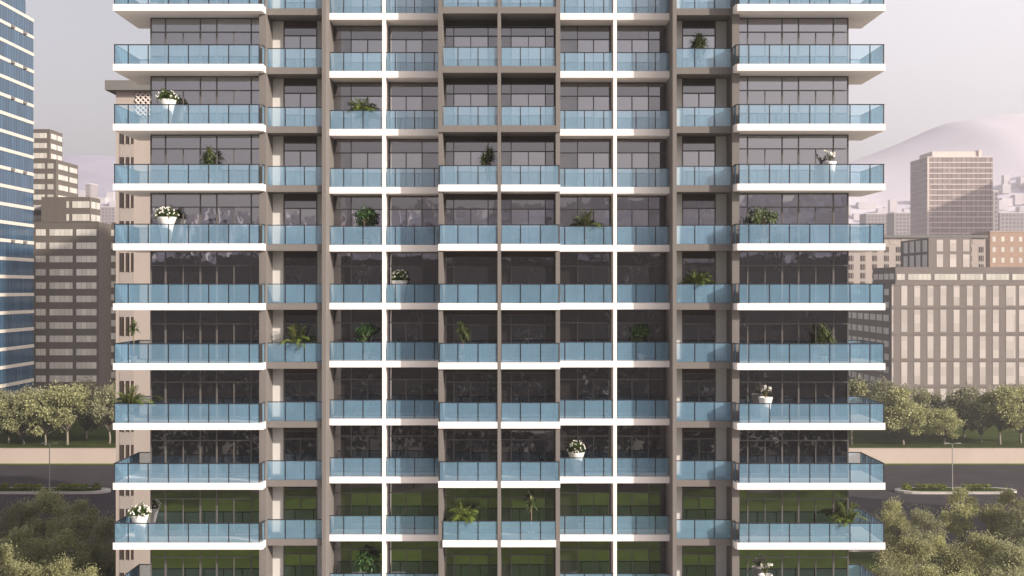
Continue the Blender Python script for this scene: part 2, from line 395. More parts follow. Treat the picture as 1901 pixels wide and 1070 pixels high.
# outer loggia (door beside the white divider)
fr = [(6.68, 9.68, H-0.06, H-0.002), (6.68, 9.68, TR, TR+0.06), vb(8.66, 0.05, TR, 0.06), vb(8.66, TR+0.06, H-0.06, 0.05), vb(7.70, 0.05, TR, 0.06), vb(6.72, 0.05, TR, 0.06), vb(6.72, TR+0.06, H-0.06, 0.06), (6.68, 9.68, 0.002, 0.05)]
WT.append(('loggia_window', 3.7, fr, [('door_pane', 'glass_door', [(6.72, 7.695, 0.03, TR+0.02), (7.705, 8.64, 0.03, TR+0.02)]), ('side_pane', 'glass_fix', [(8.68, 9.68, 0.03, H-0.03), (6.72, 8.64, TR+0.03, H-0.03)])], None))
# inner loggia
fr = [(3.39, 6.48, H-0.06, H-0.002), (3.39, 6.48, TR, TR+0.06), vb(4.53, 0.05, TR, 0.06), vb(4.53, TR+0.06, H-0.06, 0.05), vb(5.46, 0.05, TR, 0.06), vb(6.42, 0.05, TR, 0.08), vb(6.42, TR+0.06, H-0.06, 0.08), (3.39, 6.48, 0.002, 0.05)]
WT.append(('loggia_window', 3.7, fr, [('door_pane', 'glass_door', [(4.55, 5.455, 0.03, TR+0.02), (5.465, 6.4, 0.03, TR+0.02)]), ('side_pane', 'glass_fix', [(3.39, 4.51, 0.03, H-0.03), (4.55, 6.4, TR+0.03, H-0.03)])], None))
# central bay
T3 = H-0.30
fr = [(0.095, 3.15, T3-0.05, T3), (0.095, 3.15, TR-0.06, TR), vb(0.66, 0.05, TR-0.06, 0.06), vb(2.62, 0.05, TR-0.06, 0.06), vb(1.65, 0.05, TR-0.06, 0.05), vb(0.66, TR, T3-0.05, 0.05), vb(2.62, TR, T3-0.05, 0.05), (0.095, 3.15, 0.002, 0.05)]
WT.append(('central_window', 2.5, fr, [('door_pane', 'glass_door', [(0.68, 1.645, 0.03, TR-0.03), (1.655, 2.6, 0.03, TR-0.03)]), ('side_pane', 'glass_fix', [(0.095, 0.64, 0.03, T3-0.03), (2.64, 3.15, 0.03, T3-0.03), (0.68, 2.6, TR-0.03, T3-0.03)])],
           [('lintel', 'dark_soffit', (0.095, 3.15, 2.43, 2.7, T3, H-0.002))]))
for name, d, fr, panes, extra in WT:
    for s in (-1, 1):
        f, _ = glazing(d, fr, [])
        mf = sgn_mb(f, s).mesh(name, M['frame'])
        mp = [(pn, sgn_mb(glazing(d, [], bx)[1], s).mesh(pn, M[pm])) for pn, pm, bx in panes]
        me = [(en, sgn_mb(lambda m, e=e: m.box(*e), s).mesh(en, M[em])) for en, em, e in (extra or [])]
        for k in range(KMIN, KMAX+1):
            wdw = put(name, mf, tower, (0, 0, ht(k)))
            for pn, q in mp + me: put(pn, q, wdw)

# --- walls, fins and posts running up the facade
BOT = 0.0
for s in (-1, 1):
    obj('fin', sgn_mb(lambda m: m.box(13.0, 13.4, 0.8, 4.0, BOT, TOP), s), M['taupe'], tower)
    obj('fin', sgn_mb(lambda m: m.box(9.68, 9.90, 0.8, 4.0, BOT, TOP), s), M['taupe'], tower)
    obj('divider_wall', sgn_mb(lambda m: m.box(6.48, 6.68, 2.124, 3.95, BOT, TOP), s), M['white'], tower)
    obj('bay_wall', sgn_mb(lambda m: m.box(3.15, 3.386, 0.72, 4.0, BOT, hb(3)), s), M['taupe'], tower)
    obj('frame_post', sgn_mb(lambda m: m.box(3.15, 3.40, 0.596, 4.0, hb(3)-0.004, TOP), s), M['taupe'], tower)
    obj('recess_wall', sgn_mb(lambda m: (m.box(9.9, 10.45, 2.54, 2.9, BOT, TOP), m.box(12.38, 13.0, 2.54, 2.9, BOT, TOP)), s), M['cream'], tower)
obj('centre_post', MB().box(-0.095, 0.095, 0.592, 2.8, BOT, TOP), M['taupe'], tower)
core = MB()
for a, b, d in ((-19.62, -13.3, 1.9), (13.3, 19.62, 1.9), (-13.3, 13.3, 4.0)): core.box(a, b, d, 9.9, BOT, TOP-1.4)
core.box(-3.1, 3.1, 2.75, 4.0, BOT, TOP-1.4)
core.box(-12.9, -10.0, 2.92, 4.0, BOT, TOP-1.4); core.box(10.0, 12.9, 2.92, 4.0, BOT, TOP-1.4)
obj('core_wall', core, M['taupe'], tower)
def storeys(name, ks):
    sl, gl = MB(), MB()
    for k in ks:
        z = hb(k)
        for s in (-1, 1):
            q = sgn_mb(corner_slab, s)
            n = len(sl.v); sl.v += [(x, y, zz+z+TH) for x, y, zz in q.v]; sl.f += [tuple(i+n for i in f) for f in q.f]
            sl.box(s*3.41, s*9.67, 2.13, 3.9, z, z+TH); sl.box(s*0.1, s*3.14, 0.61, 2.7, z, z+TH); sl.box(s*9.91, s*12.99, 1.0, 2.5, z, z+TH)
            zt = min(z+FLOOR, TOP-1.3)
            for a, b, d in ((13.41, 19.7, 1.72), (3.42, 6.46, 3.7), (6.7, 9.66, 3.7), (0.1, 3.13, 2.5), (10.46, 12.37, 2.58)):
                gl.box(s*a, s*b, d, d+0.1, z+TH+0.01, zt-0.01)
    o = obj(name, sl, M['white'], tower); obj('glazing', gl, M['glass_fix'], o)
storeys('upper_storeys', range(KMAX+1, 11)); storeys('lower_storeys', range(-10, KMIN))
rf = MB(); rf.box(-19.7, 19.7, 1.75, 9.95, TOP-1.39, TOP-1.0); rf.box(-19.7, 19.7, 1.75, 2.0, TOP-1.0, TOP); rf.box(-19.7, 19.7, 9.7, 9.95, TOP-1.0, TOP)
obj('roof', rf, M['white'], tower)

# ---------------------------------------------------------------- plants on the balconies
def leafq(mb, p, d, up, ln, wd, bend=0.0):
    """one leaf: two quads folded along its length"""
    d = d.normalized(); sd = d.cross(up)
    sd = sd.normalized() if sd.length > 1e-4 else Vector((1, 0, 0))
    mid = p + d*ln*0.5 + Vector((0, 0, bend*ln*0.5)); tip = p + d*ln + Vector((0, 0, -bend*ln))
    n = len(mb.v)
    mb.v += [tuple(p), tuple(mid+sd*wd), tuple(tip), tuple(mid-sd*wd)]
    mb.f.append((n, n+1, n+2, n+3))
def rdir(r, zmin=-1.0):
    while True:
        v = Vector((r.uniform(-1, 1), r.uniform(-1, 1), r.uniform(-1, 1)))
        if 0.05 < v.length < 1 and v.normalized().z >= zmin: return v.normalized()
def planter_mesh(rt, rb, h):
    return MB().lathe([(rb, 0), (rb+0.02, 0.01), (rb+(rt-rb)*0.25, h*0.35), (rb+(rt-rb)*0.62, h*0.75), (rt, h-0.03), (rt, h), (rt-0.05, h), (rt-0.06, h-0.09)], 22).mesh('pot', M['pot'], True)
def bush_mesh(seed, rx, rz, n, z0, mat='leaf_bush', lf=0.13):
    r = random.Random(seed); mb = MB()
    for i in range(n):
        d = rdir(r, -0.15); q = r.uniform(0.45, 1.0)*(0.85+0.25*math.sin(5*d.x+seed)*math.cos(4*d.y))
        p = Vector((d.x*rx*q, d.y*rx*q, z0+d.z*rz*q))
        leafq(mb, p, (d+rdir(r)*0.9), rdir(r), r.uniform(0.6, 1.2)*lf, lf*0.28, 0.1)
    return mb.mesh('foliage', M[mat])
def blossoms_mesh(seed, rx, rz, n, z0, rad=0.06, zmin=0.05):
    r = random.Random(seed); mb = MB()
    for i in range(n):
        d = rdir(r, zmin); p = Vector((d.x*rx, d.y*rx, z0+d.z*rz))
        for j in range(7):
            q = rdir(r); leafq(mb, p, q, rdir(r), rad*r.uniform(0.8, 1.3), rad*0.5, 0.1)
    return mb.mesh('blossoms', M['petal'])
def sparse_meshes(seed, z0):
    r = random.Random(seed); st, lv, bl = MB(), MB(), MB()
    for i in range(8):
        a = r.uniform(0, 6.28); l = r.uniform(0.38, 0.68); t = Vector((math.cos(a)*r.uniform(0.1, 0.38), math.sin(a)*r.uniform(0.1, 0.38), l))
        st.tube([(0, 0, z0-0.05), tuple(Vector((t.x*0.35, t.y*0.35, z0+l*0.55))), (t.x, t.y, z0+l)], [0.012, 0.01, 0.007], 5)
        for j in range(12):
            q = rdir(r); leafq(bl, Vector((t.x, t.y, z0+l)), q, rdir(r), r.uniform(0.09, 0.14), 0.05, 0.1)
        for j in range(9):
            f = r.uniform(0.2, 0.9); leafq(lv, Vector((t.x*f*f, t.y*f*f, z0+l*f)), rdir(r, -0.2), rdir(r), r.uniform(0.1, 0.2), 0.03, 0.2)
    return st.mesh('stem', M['stem']), lv.mesh('foliage', M['leaf_bush']), bl.mesh('blossoms', M['petal'])
def dracaena_meshes(seed, h, heads):
    r = random.Random(seed); st, lv = MB(), MB()
    for i in range(heads):
        a = 6.28*i/heads + r.uniform(-0.4, 0.4); rr = r.uniform(0.08, 0.3) if i else 0.03
        z = h*(0.78 if i == 0 else r.uniform(0.5, 0.74)); tip = Vector((math.cos(a)*rr, math.sin(a)*rr, z))
        st.tube([(tip.x*0.15, tip.y*0.15, 0.3), (tip.x*0.6, tip.y*0.6, 0.3+(z-0.3)*0.5), tuple(tip)], [0.035, 0.03, 0.028], 7)
        for j in range(80):
            d = rdir(r, -0.55); d.z += 0.3; d.normalize()
            b = tip + Vector((0, 0, r.uniform(-0.28, 0.06))); ln = r.uniform(0.42, 0.64); sd = d.cross(Vector((0, 0, 1)))
            sd = sd.normalized() if sd.length > 0.02 else Vector((1, 0, 0))
            m1 = b + d*ln*0.5 + Vector((0, 0, 0.05)); t = b + d*ln + Vector((0, 0, -0.16*ln*2*(1-abs(d.z)) - 0.03))
            wd = 0.034; n = len(lv.v)
            lv.v += [tuple(b-sd*wd*0.6), tuple(b+sd*wd*0.6), tuple(m1+sd*wd), tuple(m1-sd*wd), tuple(t)]
            lv.f += [(n, n+1, n+2, n+3), (n+3, n+2, n+4)]
    return st.mesh('stem', M['stem']), lv.mesh('foliage', M['leaf_drac'])
def palm_meshes(seed, h, nf=17, spread=0.85):
    r = random.Random(seed); st, lv = MB(), MB()
    for i in range(nf):
        a = 6.28*i*0.381966 + r.uniform(-0.3, 0.3); lean = r.uniform(0.25, 1.0)
        L_ = h*r.uniform(0.55, 0.85); pts = []
        for q in range(8):
            t = q/7; out = spread*lean*(t**1.5); z = 0.28 + L_*(t*1.05 - 0.62*lean*t**3)
            pts.append(Vector((math.cos(a)*out, math.sin(a)*out, z)))
        st.tube([tuple(p) for p in pts], [0.014-0.0013*q for q in range(8)], 4)
        for q in range(26):
            t = 0.3 + 0.7*q/25; f = t*7; j = min(int(f), 6); p = pts[j].lerp(pts[j+1], f-j)
            tg = (pts[j+1]-pts[j]).normalized(); sd = tg.cross(Vector((0, 0, 1))).normalized()
            for s in (-1, 1):
                d = sd*s*0.85 + tg*0.6 + Vector((0, 0, r.uniform(-0.35, 0.1)))
                leafq(lv, p, d, Vector((0, 0, 1)), (0.40*(1-0.55*abs(t-0.55)))*r.uniform(0.8, 1.1), 0.026, 0.16)
    return st.mesh('stem', M['stem']), lv.mesh('foliage', M['leaf_palm'])
def ficus_meshes(seed, h, mat='leaf_dark', rad=0.62):
    r = random.Random(seed); st, lv = MB(), MB()
    st.tube([(0, 0, 0.28), (0.03, 0.02, h*0.35), (-0.02, 0, h*0.62)], [0.03, 0.026, 0.02], 6)
    cl = []
    for i in range(16):
        d = rdir(r, -0.5); c = Vector((d.x*rad*0.62, d.y*rad*0.62, h*0.66+d.z*h*0.24)); cl.append(c)
        st.tube([(0, 0, h*r.uniform(0.42, 0.6)), tuple(c)], [0.014, 0.006], 4)
    for c in cl:
        for j in range(34):
            q = rdir(r); p = c + q*r.uniform(0.05, rad*0.42)
            leafq(lv, p, q*0.6+Vector((0, 0, -0.8)), rdir(r), r.uniform(0.14, 0.23), 0.045, -0.1)
    for j in range(14):
        q = rdir(r); p = Vector((q.x*rad*0.7, q.y*rad*0.7, h*r.uniform(0.2, 0.42)))
        for e in range(3): leafq(lv, p+rdir(r)*0.06, q*0.6+Vector((0, 0, -0.8)), rdir(r), 0.16, 0.035, -0.1)
    return st.mesh('stem', M['stem']), lv.mesh('foliage', M[mat])

POT_T, POT_M = planter_mesh(0.52, 0.20, 1.42), planter_mesh(0.40, 0.20, 1.36)
POT_S = planter_mesh(0.20, 0.14, 0.34)
soil_t = MB().lathe([(0.44, 1.32), (0.44, 1.35)], 18).mesh('soil', M['soil'])
KIT = {
 'bush': [('pot', POT_T), ('soil', soil_t), ('foliage', bush_mesh(3, 0.62, 0.56, 1100, 1.42)), ('blossoms', blossoms_mesh(4, 0.62, 0.57, 34, 1.43, 0.075))],
 'bush2': [('pot', POT_T), ('soil', soil_t), ('foliage', bush_mesh(11, 0.56, 0.66, 1100, 1.45)), ('blossoms', blossoms_mesh(12, 0.56, 0.67, 46, 1.46, 0.06))],
}
_s, _l, _b = sparse_meshes(5, 1.31); KIT['sparse'] = [('pot', POT_M), ('stem', _s), ('foliage', _l), ('blossoms', _b)]
for nm, sd, h, hd in (('drac', 21, 2.35, 2), ('drac2', 22, 2.5, 1), ('drac3', 25, 2.3, 4)):
    _s, _l = dracaena_meshes(sd, h, hd); KIT[nm] = [('pot', POT_S), ('stem', _s), ('foliage', _l)]
for nm, sd, h, nf, sp in (('palm', 31, 2.5, 22, 1.15), ('palm2', 33, 2.5, 26, 1.05)):
    _s, _l = palm_meshes(sd, h, nf, sp); KIT[nm] = [('pot', POT_S), ('stem', _s), ('foliage', _l)]
_s, _l = ficus_meshes(41, 2.4, 'leaf_dark', 0.66); KIT['ficus'] = [('pot', POT_S), ('stem', _s), ('foliage', _l)]
_s, _l = ficus_meshes(43, 2.3, 'leaf_fig', 0.82); KIT['ficus2'] = [('pot', POT_S), ('stem', _s), ('foliage', _l)]
NAMES = {'bush': 'flowering_planter', 'bush2': 'flowering_planter', 'sparse': 'flowering_planter', 'drac': 'potted_dracaena', 'drac2': 'potted_dracaena', 'drac3': 'potted_dracaena',
         'palm': 'potted_palm', 'palm2': 'potted_palm', 'ficus': 'potted_ficus', 'ficus2': 'potted_ficus'}
def plant(kind, x, d, k, label, rz=0.0, sc=1.0):
    y = Y0 + d
    o = thing(NAMES[kind], (px(x, y), y, ht(k)), label, 'potted plant', 'potted plants on the balconies', rz)
    o.scale = (sc, sc, sc)
    for n, me in KIT[kind]: put(n, me, o)
plant('bush', 310, 0.75, 3, 'white tapered planter of white flowers beside the lattice screen of the beige block', 0.4)
plant('drac3', 388, 0.8, 2, 'clustered dracaena in the middle of a left corner balcony, between two flowering planters', 0.2)
plant('bush', 309, 0.75, 1, 'white tapered planter of white flowers level with the roof of the brown block', 2.6, 1.05)
plant('drac2', 248, 0.8, -1, 'lone dracaena at the outer end of a left corner balcony against beige slot windows', 1.0)
plant('palm', 243, 0.8, -2, 'feathery palm at the outer end of a left corner balcony level with the tree tops', 2.0)
plant('bush', 259, 0.75, -4, 'white bowl planter of white flowers on the lowest full left corner balcony', 4.0)
plant('palm', 552, 1.75, -1, 'bushy palm in a white pot in the left taupe recess between the fins', 0.3)
plant('palm2', 671, 2.85, 3, 'thin drooping palm high on the outer left loggia', 1.2)
plant('ficus', 678, 2.85, 1, 'dark glossy shrub on outer left loggia, topmost of the three such shrubs there', 0.0)
plant('ficus', 679, 2.85, -1, 'dark glossy shrub on outer left loggia, middle one of three such shrubs', 1.9, 0.95)
plant('ficus', 681, 2.85, -5, 'dark glossy shrub on outer left loggia, cut by the bottom edge', 3.1)
plant('bush2', 742, 2.80, 0, 'tall white tapered planter with white blossoms on the inner left loggia', 0.7, 0.9)
plant('drac', 907, 1.35, 2, 'spiky dracaena on the left central balcony just under the taupe frame', 0.0)
plant('drac', 857, 1.35, -1, 'slim fountain-headed dracaena on the left central balcony, midway down the tower', 2.2)
plant('palm2', 860, 1.35, -4, 'loose leafy palm on the lowest full left central balcony', 0.9)
plant('drac2', 986, 1.35, -4, 'slim dracaena on the lowest full right central balcony', 0.5)
plant('palm', 1088, 2.85, 1, 'bright yellow-green palm on the inner right loggia', 1.8)
plant('bush2', 1070, 2.80, -3, 'white tapered planter heaped with cream flowers on the inner right loggia', 2.9, 0.93)
plant('ficus', 1191, 2.85, -1, 'dark leafy shrub in the shade of the outer right loggia', 0.8, 0.95)
plant('drac3', 1299, 1.75, 4, 'tall two-headed dracaena high in the right taupe recess', 2.7)
plant('palm2', 1297, 1.75, 0, 'arching palm in a white pot halfway down the right taupe recess', 2.1)
plant('sparse', 1540, 0.8, 2, 'white pot of thin flower stems near the outer window corner of a right corner balcony', 0.0, 0.95)
plant('ficus2', 1418, 0.8, 1, 'weeping grey-green fig in a small white pot on a right corner balcony', 1.0)
plant('drac3', 1529, 0.8, -1, 'wide dracaena clump with bare canes on a right corner balcony', 4.4)
plant('sparse', 1421, 0.8, -2, 'white tapered pot of white lilies on right corner balcony level with the tree tops', 1.3)
plant('palm', 1575, 0.8, -4, 'spreading palm at the window corner of the lowest full right corner balcony', 3.0)
plant('sparse', 1421, 0.8, -5, 'white tapered pot of white lilies on right corner balcony, cut by the bottom edge', 2.2)
plant('palm', 285, 0.8, 5, 'green palm on the topmost left corner balcony at the top edge', 1.1, 0.8)
plant('sparse', 1432, 0.8, 5, 'pale flower pot on the topmost right corner balcony at the top edge', 2.0)

# ---------------------------------------------------------------- trees
def tree_meshes(seed, h, rad, base, blobs, per, lf, mat, trunk_r=0.17):
    """trunk with limbs reaching every leaf clump; leaves scattered on irregular clump shells"""
    r = random.Random(seed); tr, lv = MB(), MB()
    fork = h*base; cl = []
    tr.tube([(0, 0, -0.3), (0.04*h*r.uniform(-.3, .3), 0, fork*0.5), (0, 0.0, fork)], [trunk_r*1.35, trunk_r, trunk_r*0.85], 7)
    for i in range(blobs):
        d = rdir(r, -0.9); q = r.uniform(0.35, 1.0)**0.6
        prof = 1.0 - 0.42*max(0, d.z)
        c = Vector((d.x*rad*q*prof, d.y*rad*q*prof, fork + (h-fork)*(0.47 + d.z*0.45*q)))
        br = rad*r.uniform(0.22, 0.40); cl.append((c, br))
    for c, br in cl:
        m = Vector((c.x*0.4, c.y*0.4, fork + (c.z-fork)*0.45))
        tr.tube([(0, 0, fork*0.93), tuple(m), tuple(c)], [trunk_r*0.42, trunk_r*0.2, trunk_r*0.06], 5)
        for j in range(per):
            q = rdir(r); f = r.uniform(0.35, 1.0)**0.5 * (0.8 + 0.35*math.sin(6*q.x+c.x)*math.sin(5*q.y+c.z))
            p = c + Vector((q.x*br*f, q.y*br*f, q.z*br*f*0.8))
            leafq(lv, p, q + rdir(r)*1.1, rdir(r), lf*r.uniform(0.6, 1.3), lf*0.34, 0.1)
        for j in range(per//10):      # stray twigs that break the outline
            q = rdir(r, -0.2); p = c + q*br*r.uniform(1.0, 1.45)
            leafq(lv, p, q + rdir(r)*0.6, rdir(r), lf*r.uniform(0.6, 1.2), lf*0.3, 0.1)
    return tr.mesh('trunk', M['bark'], True), lv.mesh('crown', M[mat])
TREE = [tree_meshes(100+i, 10.0, rd, bs, nb, 300, 0.33, mt) for i, (rd, bs, nb, mt) in enumerate(
    [(3.7, 0.17, 34, 'leaf_olive'), (3.3, 0.20, 30, 'leaf_olive'), (4.0, 0.13, 36, 'leaf_grey'), (3.2, 0.19, 28, 'leaf_grey'), (3.6, 0.08, 34, 'leaf_olive')])]
NEAR = [tree_meshes(200+i, 10.0, rd, bs, nb, 500, 0.205, mt) for i, (rd, bs, nb, mt) in enumerate(
    [(3.4, 0.16, 34, 'leaf_near'), (3.0, 0.2, 28, 'leaf_near'), (3.7, 0.15, 36, 'leaf_near_grey')])]
def tree(lib, v, x, y, ytop, base, label, group, wide=1.0, rz=None):
    top = CAM_H - (ytop-535.0)/F*y
    h = top - base; s = h/10.0
    o = thing('broadleaf_tree', (px(x, y), y, base), label, 'tree', group, R.uniform(0, 6.28) if rz is None else rz)
    o.scale = (s*wide, s*wide, s)
    put('trunk', lib[v][0], o); put('crown', lib[v][1], o)
gb = 'trees on the lawn above the retaining wall'
T0 = 2.85
tree(TREE, 1, 16, 246, 735, T0, 'olive tree at the far left edge on the lawn above the beige wall', gb, 1.0)
tree(TREE, 4, 43, 245, 722, T0, 'low-crowned tree left of the left street lamp on the raised lawn', gb, 1.0)
tree(TREE, 0, 84, 243.5, 716, T0, 'pale sunlit tree directly behind the left street lamp', gb, 0.95)
tree(TREE, 1, 125, 244, 702, T0, 'tallest sunlit tree left of the tower, its trunk right of the left lamp', gb, 1.05)
tree(TREE, 3, 64, 256, 712, T0, 'dim tree in the second row behind the left street lamp', gb, 1.1)
tree(TREE, 2, 160, 254, 700, T0, 'broad rear tree in front of the brown banded block, left of the tower', gb, 1.0)
tree(TREE, 3, 203, 246, 705, T0, 'slender tree half hidden by the left edge of the tower balconies', gb, 0.9)
tree(TREE, 2, 5, 262, 716, T0, 'rear tree in front of the blue glass tower at the left edge', gb, 1.0)
tree(TREE, 3, 100, 268, 708, T0, 'rear tree under the middle of the brown banded block', gb, 1.0)
tree(TREE, 1, 1581, 245, 690, T0, 'upright tree close beside the right edge of the tower', gb, 0.8)
tree(TREE, 2, 1628, 256, 700, T0, 'shaded rear tree below the dark side wall of the grey building', gb, 0.9)
tree(TREE, 4, 1676, 244, 712, T0, 'wide low-branching tree left of the right street lamp', gb, 1.15)
tree(TREE, 3, 1718, 258, 716, T0, 'rear tree below the left window columns of the grey building', gb, 1.1)
tree(TREE, 0, 1754, 243.5, 754, T0, 'small round sunlit tree just left of the right street lamp', gb, 1.25)
tree(TREE, 2, 1790, 257, 712, T0, 'dark rear tree standing over the small round one beside the right lamp', gb, 1.0)
tree(TREE, 3, 1822, 246, 738, T0, 'thin-trunked grey tree right of the right street lamp', gb, 1.0)
tree(TREE, 1, 1856, 244, 704, T0, 'tall tree with a clear trunk near the right edge on the raised lawn', gb, 1.1)
tree(TREE, 0, 1895, 247, 712, T0, 'pale tree cut by the right edge on the raised lawn', gb, 1.05)
tree(TREE, 2, 1650, 262, 704, T0, 'furthest grey-green tree behind the wide low-branching one', gb, 1.0)
gn = 'trees on the near side of the road'
for v, x, y, yt, wd, lab in (
    (0, 1660, 152, 918, 0.75, 'narrow sunlit near tree beside the right balconies of the tower'),
    (2, 1716, 150, 940, 1.05, 'grey-green round tree below the tip of the right traffic island'),
    (1, 1786, 154, 902, 0.95, 'tall near tree covering the foot of the right street lamp'),
    (1, 1868, 152, 903, 1.0, 'tall near tree overlapping the right end of the traffic island'),
    (2, 1905, 148, 925, 1.0, 'near tree cut by the right edge, below the traffic island end'),
    (0, 1690, 130, 984, 1.15, 'olive tree in the second near row below the round grey-green one'),
    (0, 1815, 131, 976, 1.1, 'brightest near tree at lower right, in front of the lamp-foot tree'),
    (1, 1748, 136, 992, 1.05, 'shaded tree between the two bright near trees at lower right'),
    (2, 1880, 128, 1000, 1.05, 'lower right tree in front of the one cut by the right edge'),
    (2, 1650, 118, 1040, 1.0, 'dim low tree tucked under the lowest right corner balcony'),
    (1, 1720, 116, 1046, 1.0, 'front tree at the bottom edge, second from the tower on the right'),
    (0, 1800, 115, 1050, 1.05, 'front tree at the bottom edge below the brightest near tree'),
    (2, 1872, 114, 1046, 1.0, 'front tree at the bottom right corner of the picture'),
    (2, 22, 152, 930, 1.05, 'shaded tree at the left edge below the left traffic island'),
    (0, 80, 154, 896, 1.0, 'shaded tree covering the foot of the left street lamp'),
    (1, 150, 150, 925, 1.0, 'shaded tree right of the one at the left lamp foot'),
    (2, 204, 138, 950, 0.85, 'shaded tree against the beige slot-window block at lower left'),
    (0, 50, 136, 965, 1.1, 'shaded tree in the second near row at lower left'),
    (1, 128, 135, 978, 1.1, 'shaded tree in the middle of the lower left grove'),
    (1, 12, 121, 1005, 0.95, 'sunlit tree in the bottom left corner of the picture'),
    (0, 122, 121.5, 1025, 0.9, 'sunlit tree at the bottom edge, centre of the lower left grove'),
    (0, 66, 120.5, 1040, 0.9, 'low tree at the bottom edge between the two sunlit lower left ones'),
    (1, 172, 118.5, 1048, 0.85, 'low sunlit tree at the bottom edge beside the beige slot-window block')):
    tree(NEAR, v, x, y, yt, 0.0, lab, gn, wd)

# hedges and round shrubs on the traffic islands
def hedge(name, x0, x1, h, label, seed):
    y = 203.9; a, b = px(x0, y), px(x1, y); r = random.Random(seed); mb = MB(); n = int(130*(b-a)+160)
    hw = (b-a)/2
    for i in range(n):
        if name == 'hedge': p = Vector((r.uniform(-hw, hw), r.uniform(-0.75, 0.75), h*(r.random()**0.45)*r.uniform(0.85, 1.08)))
        else:
            d = rdir(r, -0.1); q = r.uniform(0.6, 1.05); p = Vector((d.x*hw*q, d.y*0.85*q, 0.1+abs(d.z)*h*q))
        leafq(mb, p, rdir(r, -0.2), rdir(r), r.uniform(0.18, 0.36), 0.1, 0.1)
    o = thing(name, ((a+b)/2, y, 0.42), label, 'hedge' if name == 'hedge' else 'shrub', 'planting on the traffic islands')
    obj('foliage', mb, M['leaf_hedge'], o)
hedge('shrub', 1674, 1692, 0.95, 'round clipped shrub at the rounded tip of the right traffic island', 1)
hedge('hedge', 1700, 1756, 0.85, 'clipped hedge on the right traffic island, left of the lamp', 2)
hedge('hedge', 1790, 1838, 0.85, 'clipped hedge on the right traffic island, right of the lamp', 3)
hedge('shrub', 1, 17, 0.95, 'round clipped shrub at the left edge on the left traffic island', 4)
hedge('hedge', 25, 78, 0.85, 'clipped hedge on the left traffic island, left of the lamp', 5)
hedge('hedge', 108, 164, 0.85, 'clipped hedge on the left traffic island, right of the lamp', 6)
hedge('shrub', 170, 188, 0.95, 'round clipped shrub at the rounded tip of the left traffic island', 7)

def lamp(x, label):
    y = 203.9; o = thing('street_lamp', (px(x, y), y, 0.42), label, 'street lamp', 'street lamps on the traffic islands')
    obj('base', MB().lathe([(0.2, 0), (0.2, 0.25), (0.12, 0.4)], 10), M['lamp'], o)
    obj('pole', MB().tube([(0, 0, 0.3), (0, 0, 4), (0, 0, 7.9)], [0.10, 0.085, 0.06], 8), M['lamp'], o)
    obj('arm', MB().tube([(0, 0, 7.85), (-0.25, 0, 8.02), (-0.6, 0, 8.08)], 0.045, 6), M['lamp'], o)
    obj('lamp_head', MB().prism([(-1.45, -0.16), (-1.25, -0.2), (-0.6, -0.12), (-0.6, 0.12), (-1.25, 0.2), (-1.45, 0.16)], 8.02, 8.16), M['lamp'], o)
    a = MB().tube([(0, 0, 7.85), (0.25, 0, 8.02), (0.6, 0, 8.08)], 0.045, 6)
    obj('arm', a, M['lamp'], o)
    obj('lamp_head', MB().prism([(1.45, -0.16), (1.25, -0.2), (0.6, -0.12), (0.6, 0.12), (1.25, 0.2), (1.45, 0.16)], 8.02, 8.16), M['lamp'], o)
lamp(1768, 'slim grey street lamp on the right traffic island, its head against the beige wall')
lamp(92, 'slim grey street lamp on the left traffic island, its head against the beige wall')

# ---------------------------------------------------------------- background buildings
BOXC = {}
def boxpart(name, par, x0, x1, y0, y1, z0, z1, mat):
    """box part whose mesh is shared by all boxes of the same size and material; origin at its low corner"""
    key = (name, round(x1-x0, 3), round(y1-y0, 3), round(z1-z0, 3), mat)
    if key not in BOXC: BOXC[key] = MB().box(0, x1-x0, 0, y1-y0, 0, z1-z0).mesh(name, M[mat])
    return put(name, BOXC[key], par, (x0, y0, z0))
def zat(ypix, y): return CAM_H - (ypix-535.0)/F*y       # photo row at depth y -> world z

# blue glass tower on the left: slab edges and glazing bands on its right-hand face
bx = -116.7
bt = thing('glass_tower', (bx, 275, 0), 'blue glass office tower with pale slab edges at the left edge of the picture', 'office tower')
ztop = zat(36, 285)
boxpart('core_wall', bt, -40, -0.35, -25, 9.6, 0, ztop-0.6, 'brown_clad')
n = int(ztop/4.17)
for i in range(n+1):
    z1 = ztop - i*4.17; zb = max(z1-4.17, 0)
    if z1 < 1: break
    boxpart('slab_edge', bt, -40, 0.12, -25.1, 10.0, z1-0.78, z1, 'blue_slab')
    if z1-0.8-zb > 0.5: boxpart('window_band', bt, -40, 0.0, -25, 9.9, zb, z1-0.782, 'blue_glass')
for i in (1, 3, 5, 9, 13):
    for yy in (-3.2, 3.6): boxpart('bracket', bt, 0.1, 0.5, yy, yy+1.5, ztop-i*4.17-0.72, ztop-i*4.17-0.1, 'coping')
for i in range(3):
    z1 = ztop + 4.17*(i+1)
    boxpart('window_band', bt, -40, -0.02, -25, 5.4, z1-4.17+0.004, z1-0.782, 'blue_glass')
    boxpart('slab_edge', bt, -40, 0.12, -25.1, 5.6, z1-0.78, z1, 'blue_slab')

